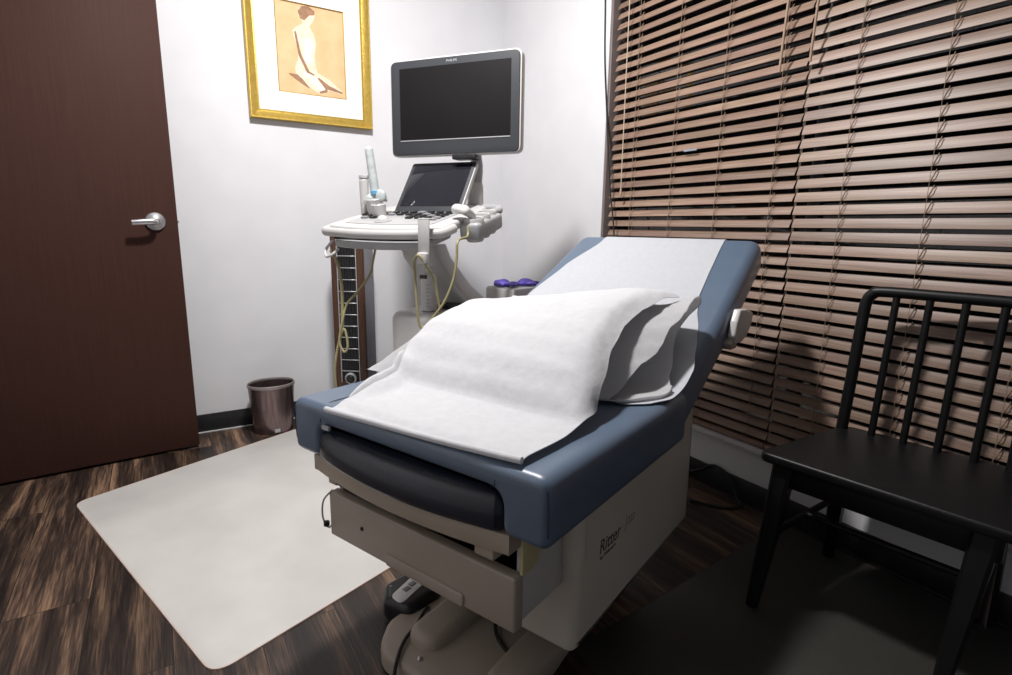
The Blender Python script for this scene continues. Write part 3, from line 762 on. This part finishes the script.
for k in range(13):
    b = B(); rbox(b, -.050, .043, -.0825, -.0795, .300 + .058 * k - .002, .300 + .058 * k + .002, .0008, 1); obj('grille_bar', b, M['silver'], gr)
b = B()
for x in (-.051, .044): rbox(b, x - .002, x + .002, -.086, -.074, .24, .99, .0008, 1)
obj('grille_edging', b, M['silver'], gr)
b = B(); lathe(b, [(.030, 0), (.030, .010), (.022, .014), (.020, .010)], 28, mx=Tm(-.004, -.078, .262) @ Matrix.Rotation(PI / 2, 4, 'X')); kn = obj('dial', b, M['silver'], tf)
b = B(); lathe(b, [(.021, .0), (.021, .014), (.016, .018)], 24, mx=Tm(-.004, -.080, .262) @ Matrix.Rotation(PI / 2, 4, 'X')); obj('dial_cap', b, M['black'], kn)

# ------------------------------------------------------------------ ultrasound machine
UA = math.radians(-53.9)
UO = Vector((.90, 2.18, .0035))
us = thing('ultrasound_machine', 'white wheeled ultrasound scanner with large monitor behind the exam table', 'ultrasound machine', UO, UA)
mu_ = Matrix.Translation(UO) @ Rz(UA)
# monitor
MY = .185; mxl, mxr, mz0, mz1 = -.209, .399, 1.322, 1.717
def mon(poly, h0, h1, r0, r1, m, name, par, rr, seg=3):
    b = B(); slab(b, rounded([Vector(p) for p in poly], rr, 6), h0, h1, r0, r1, seg, mp=lambda a, c, h: (a, MY - h, c)); return obj(name, b, m, par)
R4 = lambda a, c, d, e: [(a, c), (a, e), (d, e), (d, c)]
mn = mon(R4(mxl, mz0, mxr, mz1), -.048, .0, .015, .003, M['white'], 'monitor', us, .030)
bz = mon(R4(mxl + .006, mz0 + .006, mxr - .006, mz1 - .006), -.004, .0045, 0, .002, M['bezel'], 'bezel', mn, .026)
mon(R4(-.160, 1.388, .356, 1.681), .003, .0052, 0, .0005, M['screen'], 'screen', mn, .003)
mon(R4(-.160, 1.3855, .356, 1.3895), .003, .0062, 0, .0005, M['lgrey'], 'screen_edge', mn, .001)
text_mesh('lettering', 'PHILIPS', .0135, M['silver'], bz, Tm(.066, MY - .0048, 1.691) @ Matrix.Rotation(PI / 2, 4, 'X'), .0004, 0, 1.15)
b = B(); rbox(b, .02, .17, MY + .048, MY + .075, 1.40, 1.60, .008, 3); obj('rear_cover', b, M['lgrey'], mn)
# monitor arm
b = B(); tube(b, spline([(.10, MY + .075, 1.47), (.12, MY + .12, 1.40), (.145, MY + .13, 1.30), (.155, MY + .10, 1.20)], 6), .026, 14); ar = obj('monitor_arm', b, M['lgrey'], us)
b = B(); lathe(b, [(.034, 1.085), (.036, 1.09), (.034, 1.20), (.030, 1.215)], 24, mx=Tm(.155, MY + .095, 0)); obj('arm_post', b, M['white'], ar)
b = B(); rbox(b, .09, .20, MY - .005, MY + .06, 1.305, 1.325, .004, 2); obj('arm_hinge', b, M['black'], ar)
# control deck, tilted up towards the back
TD = math.radians(11.5)
md = Tm(0, -.245, .985) @ Matrix.Rotation(TD, 4, 'X')
def front(x): # front edge of the deck bows towards the operator
    t = (x - .02) / .28; return .045 * t * t
fr = [(-.262 + .524 * k / 16, front(-.262 + .524 * k / 16)) for k in range(17)]
deck = fr + [(.265, .20), (.245, .46), (.15, .55), (-.16, .55), (-.25, .46), (-.268, .20)]
b = B(); slab(b, [Vector(p) for p in deck], .0, .034, .010, .012, 4, mx=md); dk = obj('control_deck', b, M['white'], us)
# front handle: a thick bar following the front edge, standing off below the deck
hb = [(-.262, .14)] + [(-.268 + .01, .05)] + [(-.245 + .49 * k / 12, front(-.245 + .49 * k / 12) - .030) for k in range(13)] + [(.268, .02), (.270, .10)]
b = B(); tube(b, [(md @ Vector((x, y, .014))) for x, y in [tuple(p)[:2] for p in spline([(x, y, 0) for x, y in hb], 4)]], .0175, 12, sx=.85); hd = obj('front_handle', b, M['white'], us)
b = B(); rbox(b, -.215, .205, .012, .12, -.018, -.001, .006, 3, mx=md); obj('handle_gap', b, M['black'], us)  # black block standing in for the shade under the front handle
b = B(); slab(b, [Vector(p) for p in [(-.20, .0), (-.10, -.022), (.02, -.028), (.13, -.02), (.2, .0), (.2, .2), (-.2, .2)]], -.046, -.018, .010, .002, 3, mx=md); obj('under_tray', b, M['lgrey'], us)
# keyboard area
kp = [(-.20 + .40 * k / 12, front(-.2 + .4 * k / 12) + .050) for k in range(13)] + [(.20, .33), (-.20, .33)]
b = B(); slab(b, rounded([Vector(p) for p in kp], .01, 2), .033, .037, 0, .002, 2, mx=md); kb = obj('key_panel', b, M['lgrey'], dk)
for r_ in range(4):
    for c_ in range(9):
        x = -.165 + .0415 * c_; y = .165 + .035 * r_
        if r_ < 2 and abs(c_ - 3) < 2: continue
        b = B(); rbox(b, x - .014, x + .014, y - .011, y + .011, .036, .045 + .002 * (r_ == 3), .003, 2, mx=md); obj('key', b, M['black'] if (c_ + r_) % 4 else M['mgrey'], kb)
b = B(); t_ = B(); bmesh.ops.create_uvsphere(t_, u_segments=20, v_segments=12, radius=.024); merge(b, t_, md @ Tm(-.04, .105, .036)); obj('trackball', b, M['white'], kb)
b = B(); lathe(b, [(.034, .0365), (.034, .040), (.027, .041)], 28, mx=md @ Tm(-.04, .105, 0)); obj('trackball_ring', b, M['silver'], kb)
b = B(); rbox(b, -.185, -.075, .325, .350, .036, .046, .003, 2, mx=md @ Tm(-.01, -.10, 0) @ Rz(.06)); obj('slide_key', b, M['black'], kb)
# touch panel
mtp = Tm(.034, .055, 1.080) @ Matrix.Rotation(math.radians(-37.5), 4, 'X')
def tp(poly, h0, h1, r0, r1, m, name, par, rr):
    b = B(); slab(b, rounded([Vector(p) for p in poly], rr, 5), h0, h1, r0, r1, 3, mp=lambda a, c, h: (a, -h, c), mx=mtp); return obj(name, b, m, par)
tpo = tp(R4(-.158, -.005, .158, .275), -.022, 0, .004, .002, M['white'], 'touch_panel', us, .014)
tp(R4(-.154, -.001, .154, .271), -.004, .003, 0, .0015, M['bezel'], 'panel_bezel', tpo, .012)
tp(R4(-.138, .032, .140, .258), .0025, .0042, 0, .0005, M['touch'], 'panel_screen', tpo, .004)
# side holders on the near side
for k in range(3):
    b = B(); y0 = .210 + .075 * k
    lathe(b, [(.030, -.055), (.036, -.045), (.040, .0), (.041, .030), (.038, .036), (.034, .034), (.030, -.0), (.028, -.045)], 24, 1.0, .88, mx=md @ Tm(.300 - .006 * k, y0, -.002)); obj('probe_holder', b, M['white'], us)
b = B(); rbox(b, -0 + .255, .340, .165, .405, -.044, .020, .014, 3, mx=md); obj('holder_rail', b, M['lgrey'], us)
b = B(); tube(b, spline([md @ Vector(p) for p in [(.255, .38, .012), (.285, .43, .014), (.290, .48, .014), (.265, .525, .014), (.19, .54, .014), (.12, .52, .012)]], 6), .017, 12); obj('rear_handle', b, M['lgrey'], us)
# far side holder cluster
b = B()
lathe(b, [(.026, .0), (.032, .005), (.036, .07), (.033, .074), (.028, .070), (.024, .01)], 22, mx=md @ Tm(-.165, .245, .03)); obj('probe_holder', b, M['white'], us)
b = B(); lathe(b, [(.022, .0), (.027, .005), (.030, .055), (.027, .058), (.022, .01)], 22, mx=md @ Tm(-.120, .205, .03)); obj('probe_holder', b, M['white'], us)
# hook hanging on the front handle
b = B()
rbox(b, .200, .246, -.292, -.285, .925, 1.050, .003, 2); rbox(b, .200, .246, -.292, -.235, 1.045, 1.053, .003, 2); rbox(b, .204, .242, -.310, -.285, .895, .935, .006, 3)
obj('cable_hook', b, M['white'], us)
b = B(); tube(b, spline([(-.225, -.222, .965), (-.245, -.240, .93), (-.225, -.262, .905), (-.195, -.262, .915), (-.185, -.24, .935)], 6), .0055, 8); obj('cable_hook', b, M['white'], us)
# column and base
b = B()
secs = [((.070, -.035), .080, .070, .955), ((.082, -.02), .080, .075, .90), ((.138, .05), .082, .080, .78), ((.200, .14), .085, .085, .68), ((.25, .19), .10, .09, .55), ((.25, .22), .12, .11, .42)]
rings = []
for (cx, cy), hx, hy, z in secs:
    q = rounded([Vector((cx - hx, cy - hy)), Vector((cx - hx, cy + hy)), Vector((cx + hx, cy + hy)), Vector((cx + hx, cy - hy))], .04, 5)
    rings.append([b.verts.new((p.x, p.y, z)) for p in q])
for a, c in zip(rings, rings[1:]):
    for k in range(len(a)): b.faces.new((a[k], a[(k + 1) % len(a)], c[(k + 1) % len(a)], c[k]))
b.faces.new(rings[0]); b.faces.new(rings[-1][::-1]); obj('column', b, M['white'], us, 50)
b = B(); slab(b, rounded([(.012, -.21), (.012, .33), (.36, .33), (.36, -.21)], .05, 6), .13, .70, .02, .035, 5); cb = obj('cabinet', b, M['white'], us)
b = B(); rbox(b, .14, .25, -.06, .0, .700, .722, .004, 2); obj('vent_panel', b, M['black'], cb)
b = B(); slab(b, rounded([(-.11, -.30), (-.11, .35), (.37, .35), (.37, -.30)], .08, 6), .075, .13, .012, .015, 4); obj('chassis', b, M['lgrey'], us)
for x, y in ((-.06, -.24), (.32, -.24), (-.06, .30), (.32, .30)):
    b = B(); lathe(b, [(.030, -.018), (.046, -.016), (.048, 0), (.046, .016), (.030, .018)], 24, mx=Tm(x, y, .048) @ Matrix.Rotation(PI / 2, 4, 'Y')); wh = obj('caster', b, M['rubber'], us)
    b = B(); rbox(b, x - .026, x + .026, y - .018, y + .018, .05, .08, .006, 2); obj('caster_fork', b, M['mgrey'], wh)
# tray box behind, with gloves on it
tb = thing('storage_tray', 'grey tray with white front standing behind the ultrasound column', 'tray', mu_ @ Vector((.274, .480, .0)) - Vector((0, 0, .0035)), UA + math.radians(70))
b = B(); rbox(b, -.10, .13, -.085, .085, .0, .585, .01, 3); obj('cabinet_body', b, M['lgrey'], tb)
b = B(); rbox(b, -.105, .14, -.09, .09, .585, .752, .006, 3); obj('box', b, M['mgrey'], tb)
b = B(); rbox(b, -.112, -.104, -.088, .088, .590, .748, .003, 2); obj('front_face', b, M['white'], tb)
b = B(); rbox(b, -.10, .13, -.094, -.0895, .648, .660, .001, 1); obj('slot', b, M['black'], tb)

def onu(v): return mu_ @ Vector(v)
# purple gloves
def blob(bm, c, r, sc, seed):
    t = B(); bmesh.ops.create_icosphere(t, subdivisions=3, radius=r)
    for v in t.verts:
        n = noise.noise(v.co * (1.2 / r) + Vector((seed, 0, 0))); v.co = Vector((v.co.x * sc[0], v.co.y * sc[1], max(v.co.z * sc[2], -r * sc[2] * .4))) * (1 + .25 * n)
    merge(bm, t, Tm(*c))
gl0 = tb.location + Vector((0, 0, .757))
for k, (dx, dy, lab) in enumerate(((-.062, .045, 'crumpled purple glove lying left on the grey tray'), (.005, .015, 'paler purple glove lying right on the grey tray'))):
    g = thing('glove', lab, 'glove', tb.location + Rz(UA + math.radians(70)) @ Vector((-.06 + .105 * k, .03 - .05 * k, .7525)), UA + k, 'purple gloves on the grey tray')
    b = B(); blob(b, (0, 0, .013), .040, (1.1, .8, .55), 3.1 + k * 5)
    go = obj('palm', b, M['glove'], g, 60)
    for f in range(4):
        b = B(); a = -.5 + .33 * f
        tube(b, spline([(.02, .012 * (f - 1.5), .012), (.05, .018 * (f - 1.5) + .01 * a, .016), (.075, .022 * (f - 1.5) + .02 * a, .010)], 4), lambda t: .0085 - .002 * t, 8); obj('finger', b, M['glove'], g, 60)
    b = B(); tube(b, spline([(-.01, -.03, .012), (.01, -.045, .015), (.03, -.05, .010)], 4), .008, 8); obj('thumb', b, M['glove'], g, 60)

# graduated bottle on the cabinet
bt = thing('bottle', 'clear graduated bottle standing on the white scanner cabinet', 'bottle', onu((.150, -.130, .7005)), UA)
b = B(); lathe(b, [(.024, 0), (.030, .004), (.031, .02), (.031, .125), (.028, .14), (.020, .148), (.018, .15)], 28); bo = obj('body', b, M['clear'], bt)
b = B(); lathe(b, [(.019, .149), (.022, .150), (.022, .166), (.019, .168)], 24); tag(obj('cap', b, M['white'], bt), 'white cap')
b = B(); rbox(b, -.022, .008, -.033, -.028, .128, .142, .001, 1); obj('print_band', b, M['black'], bo)
b = B()
for k in range(7): rbox(b, .004, .004 + (.012 if k % 2 else .018), -.0322, -.029, .02 + k * .014, .0215 + k * .014)
obj('scale_marks', b, M['mgrey'], bo)

# covered wand probe standing in the far holder
wp = thing('ultrasound_probe', 'upright wand probe in a wrinkled clear cover on the scanner left edge', 'ultrasound probe', onu(md @ Vector((-.165, .245, .034))), UA)
mloc = Matrix.Translation(UO) @ Rz(UA)
b = B(); tube(b, spline([(.0, 0, .01), (.0, .0, .06), (-.008, .0, .13), (-.018, .0, .20), (-.026, .0, .255), (-.029, 0, .275)], 6), lambda t: .020 - .004 * t - (.006 * ss(.86, 1, t)), 16); hd_ = obj('shaft', b, M['probefilm'], wp)
b = B(); lathe(b, [(.0155, .03), (.021, .032), (.0215, .045), (.0165, .047)], 20, mx=Tm(.004, -.004, .052)); obj('collar', b, M['blue'], wp)
b = B(); blob(b, (.03, -.004, .07), .024, (1.0, .9, 1.5), 9.2); blob(b, (-.02, -.02, .055), .022, (1.0, .9, 1.3), 4.2); obj('cover_bunch', b, M['probefilm'], wp)
wc = mloc @ Vector((0, 0, 0))
b = B()
inv = (Matrix.Translation(wp.location) @ Rz(UA)).inverted()
tube(b, spline([inv @ onu(p) for p in [(-.205, -.02, 1.03), (-.20, -.17, 1.00), (-.075, -.145, .955), (-.075, -.15, .945), (-.085, -.158, .89), (-.095, -.168, .836), (-.13, -.198, .77), (-.168, -.224, .718), (-.176, -.247, .65), (-.182, -.262, .575), (-.165, -.262, .535), (-.150, -.256, .545), (-.155, -.25, .585), (-.17, -.247, .62), (-.19, -.26, .56), (-.195, -.28, .47), (-.19, -.285, .36)]], 8), .0048, 8); obj('probe_cable', b, M['cable'], wp)
b = B(); tube(b, spline([inv @ onu(p) for p in [(-.215, -.250, .93), (-.205, -.225, .88), (-.190, -.225, .80), (-.186, -.23, .72), (-.178, -.245, .62)]], 8), .0065, 8); obj('spare_cable', b, M['cable'], wp)

# gel bottle beside it
gb = thing('gel_bottle', 'small white gel bottle beside the covered wand probe', 'bottle', onu(md @ Vector((-.222, .245, .0355))), UA)
b = B(); lathe(b, [(.014, 0), (.017, .004), (.019, .06), (.021, .135), (.021, .142), (.017, .146)], 24, 1, .75); obj('body', b, M['white'], gb)
b = B(); lathe(b, [(.0195, .1465), (.022, .148), (.022, .158), (.0205, .160)], 24, 1, .75); tag(obj('cap', b, M['lgrey'], gb), 'grey cap')

# convex probe lying in the near holder
cp = thing('ultrasound_probe', 'white rounded probe head lying in the near holder of the scanner', 'ultrasound probe', onu(md @ Vector((.262, .18, .052))), UA)
b = B(); blob(b, (0, 0, .012), .034, (1.15, .85, .78), 21.3); t_ = None
obj('head', b, M['white'], cp, 70)
b = B(); tube(b, spline([(.02, .0, .012), (.028, .03, .0), (.03, .045, -.02), (.03, .045, -.05)], 5), lambda t: .018 - .006 * t, 12); obj('grip', b, M['white'], cp)
inv = (Matrix.Translation(cp.location) @ Rz(UA)).inverted()
b = B(); tube(b, spline([inv @ onu(p) for p in [(.292, -.08, 1.03), (.300, -.10, .99), (.309, -.195, .975), (.311, -.21, .91), (.306, -.225, .84), (.285, -.25, .765), (.250, -.275, .705), (.215, -.295, .665), (.20, -.297, .70), (.190, -.290, .770), (.178, -.278, .860), (.190, -.30, .905), (.215, -.312, .925), (.238, -.30, .89), (.25, -.27, .84), (.262, -.262, .77), (.27, -.26, .715)]], 8), .0050, 8); obj('probe_cable', b, M['cable'], cp)

# ------------------------------------------------------------------ chair
CA = math.radians(7)
ch = thing('spindle_chair', 'black wooden spindle back chair in front of the window blinds', 'chair', (1.350, .850, .0035), CA)
b = B(); slab(b, rounded([(0, .0), (0, -.56), (.425, -.49), (.425, -.06)], [.03, .03, .05, .05], 6), .408, .436, .008, .009, 4); obj('seat', b, M['chairblack'], ch)
b = B()
rbox(b, .030, .050, -.52, -.045, .345, .409, .003, 2); rbox(b, .36, .38, -.45, -.10, .345, .409, .003, 2)
rbox(b, .04, .37, -.070, -.052, .345, .409, .003, 2, mx=Tm(0, 0, 0) @ Matrix.Rotation(-.07, 4, 'Z')); rbox(b, .04, .37, -.505, -.487, .345, .409, .003, 2, mx=Matrix.Rotation(.06, 4, 'Z'))
obj('apron', b, M['chairblack'], ch)
def leg(x0, y0, x1, y1):
    b = B(); P = [Vector((x0, y0, .0)), Vector((x0 + (x1 - x0) * .5, y0 + (y1 - y0) * .5, .20)), Vector((x1, y1, .408))]
    r4 = []
    for p, s in zip(P, (.014, .021, .026)):
        r4.append([b.verts.new((p.x + dx * s, p.y + dy * s, p.z)) for dx, dy in ((-1, -.7), (-.7, -1), (.7, -1), (1, -.7), (1, .7), (.7, 1), (-.7, 1), (-1, .7))])
    for a, c in zip(r4, r4[1:]):
        for k in range(8): b.faces.new((a[k], a[(k + 1) % 8], c[(k + 1) % 8], c[k]))
    b.faces.new(r4[0][::-1]); b.faces.new(r4[-1]); return obj('leg', b, M['chairblack'], ch)
leg(-.030, -.045, .045, -.060); leg(-.020, -.465, .045, -.488); leg(.40, -.075, .365, -.095); leg(.40, -.475, .365, -.455)
for ya, yb in ((-.052, -.085), (-.508, -.465)):
    b = B(); tube(b, [(.012, ya, .20), (.385, yb, .215)], .010, 10); obj('stretcher', b, M['chairblack'], ch)
b = B(); tube(b, [(.20, -.068, .208), (.20, -.486, .208)], .010, 10); obj('stretcher', b, M['chairblack'], ch)
yl, yr = -.068, -.468
rail = [(.388, yl, .43), (.405, yl - .002, .60), (.425, yl - .003, .78), (.430, yl - .006, .825), (.432, yl - .018, .847), (.433, yl - .045, .856), (.433, (yl + yr) / 2, .857), (.433, yr + .045, .856), (.432, yr + .018, .847), (.430, yr + .006, .825), (.425, yr + .003, .78), (.405, yr + .002, .60), (.388, yr, .43)]
b = B(); tube(b, spline(rail, 8), .0160, 14); obj('back_frame', b, M['chairblack'], ch)
for k in range(1, 5):
    y = yl + (yr - yl) * k / 5
    b = B(); tube(b, [(.388, y, .432), (.41, y, .64), (.4325, y, .853)], .0098, 12); obj('spindle', b, M['chairblack'], ch)

# ------------------------------------------------------------------ loose cables by the window
cord('cable', 'thin black cable hanging beside the window corner', [(1.842, 2.150, 2.30), (1.842, 2.135, 2.05), (1.842, 2.120, 1.80), (1.838, 2.085, 1.56), (1.834, 2.06, 1.40), (1.834, 2.03, 1.20), (1.832, 1.99, 1.02), (1.826, 1.93, .60), (1.822, 1.90, .10), (1.80, 1.84, .006)], .0036, M['rubber'], 'cable')
cord('cable', 'black cable looping up beside the baseboard behind the exam table', [(1.74, 1.62, .006), (1.80, 1.50, .010), (1.822, 1.39, .060), (1.825, 1.34, .098), (1.825, 1.29, .100), (1.824, 1.24, .075), (1.815, 1.21, .020), (1.79, 1.17, .006), (1.72, 1.20, .006), (1.66, 1.30, .006)], .0048, M['rubber'], 'cable')

# ------------------------------------------------------------------ light
def area(name, loc, target, sx, sy, power, col=(1, 1, 1), spread=180):
    l = bpy.data.lights.new(name, 'AREA'); l.shape = 'RECTANGLE'; l.size = sx; l.size_y = sy; l.energy = power; l.color = col
    l.spread = math.radians(spread)
    o = bpy.data.objects.new(name, l); COL.objects.link(o); o.location = loc
    d = Vector(target) - Vector(loc); o.rotation_euler = d.to_track_quat('-Z', 'Y').to_euler(); return o
area('ceiling_downlight', (.54, 1.58, 2.73), (.66, 1.90, 0), .2, .2, 68, (1.0, .975, .96))
w = bpy.data.worlds.new('night'); SC.world = w; w.use_nodes = True
bg = w.node_tree.nodes['Background']; bg.inputs[0].default_value = (.9, .93, 1.0, 1); bg.inputs[1].default_value = .13  # pale ambient fill, added to brighten surfaces facing the open front

# ------------------------------------------------------------------ camera
yaw, pit, rol = map(math.radians, (32.0, 11.25, .83))
F = Vector((math.sin(yaw) * math.cos(pit), math.cos(yaw) * math.cos(pit), -math.sin(pit)))
r_ = Vector((math.cos(yaw), -math.sin(yaw), 0)); u_ = r_.cross(F)
RR = r_ * math.cos(rol) + u_ * math.sin(rol); UU = -r_ * math.sin(rol) + u_ * math.cos(rol)
cd = bpy.data.cameras.new('camera'); cam = bpy.data.objects.new('camera', cd); COL.objects.link(cam)
mw = Matrix((RR, UU, -F)).transposed().to_4x4(); mw.translation = (0, 0, 1.03); cam.matrix_world = mw
cd.sensor_fit = 'HORIZONTAL'; cd.sensor_width = 36; cd.lens = 555.4 / 1012 * 36; cd.clip_start = .02
SC.camera = cam
SC.view_settings.view_transform = 'Standard'; SC.view_settings.look = 'None'
SC.view_settings.gamma = 1; SC.view_settings.use_curve_mapping = False
SC.view_settings.exposure = 0.0
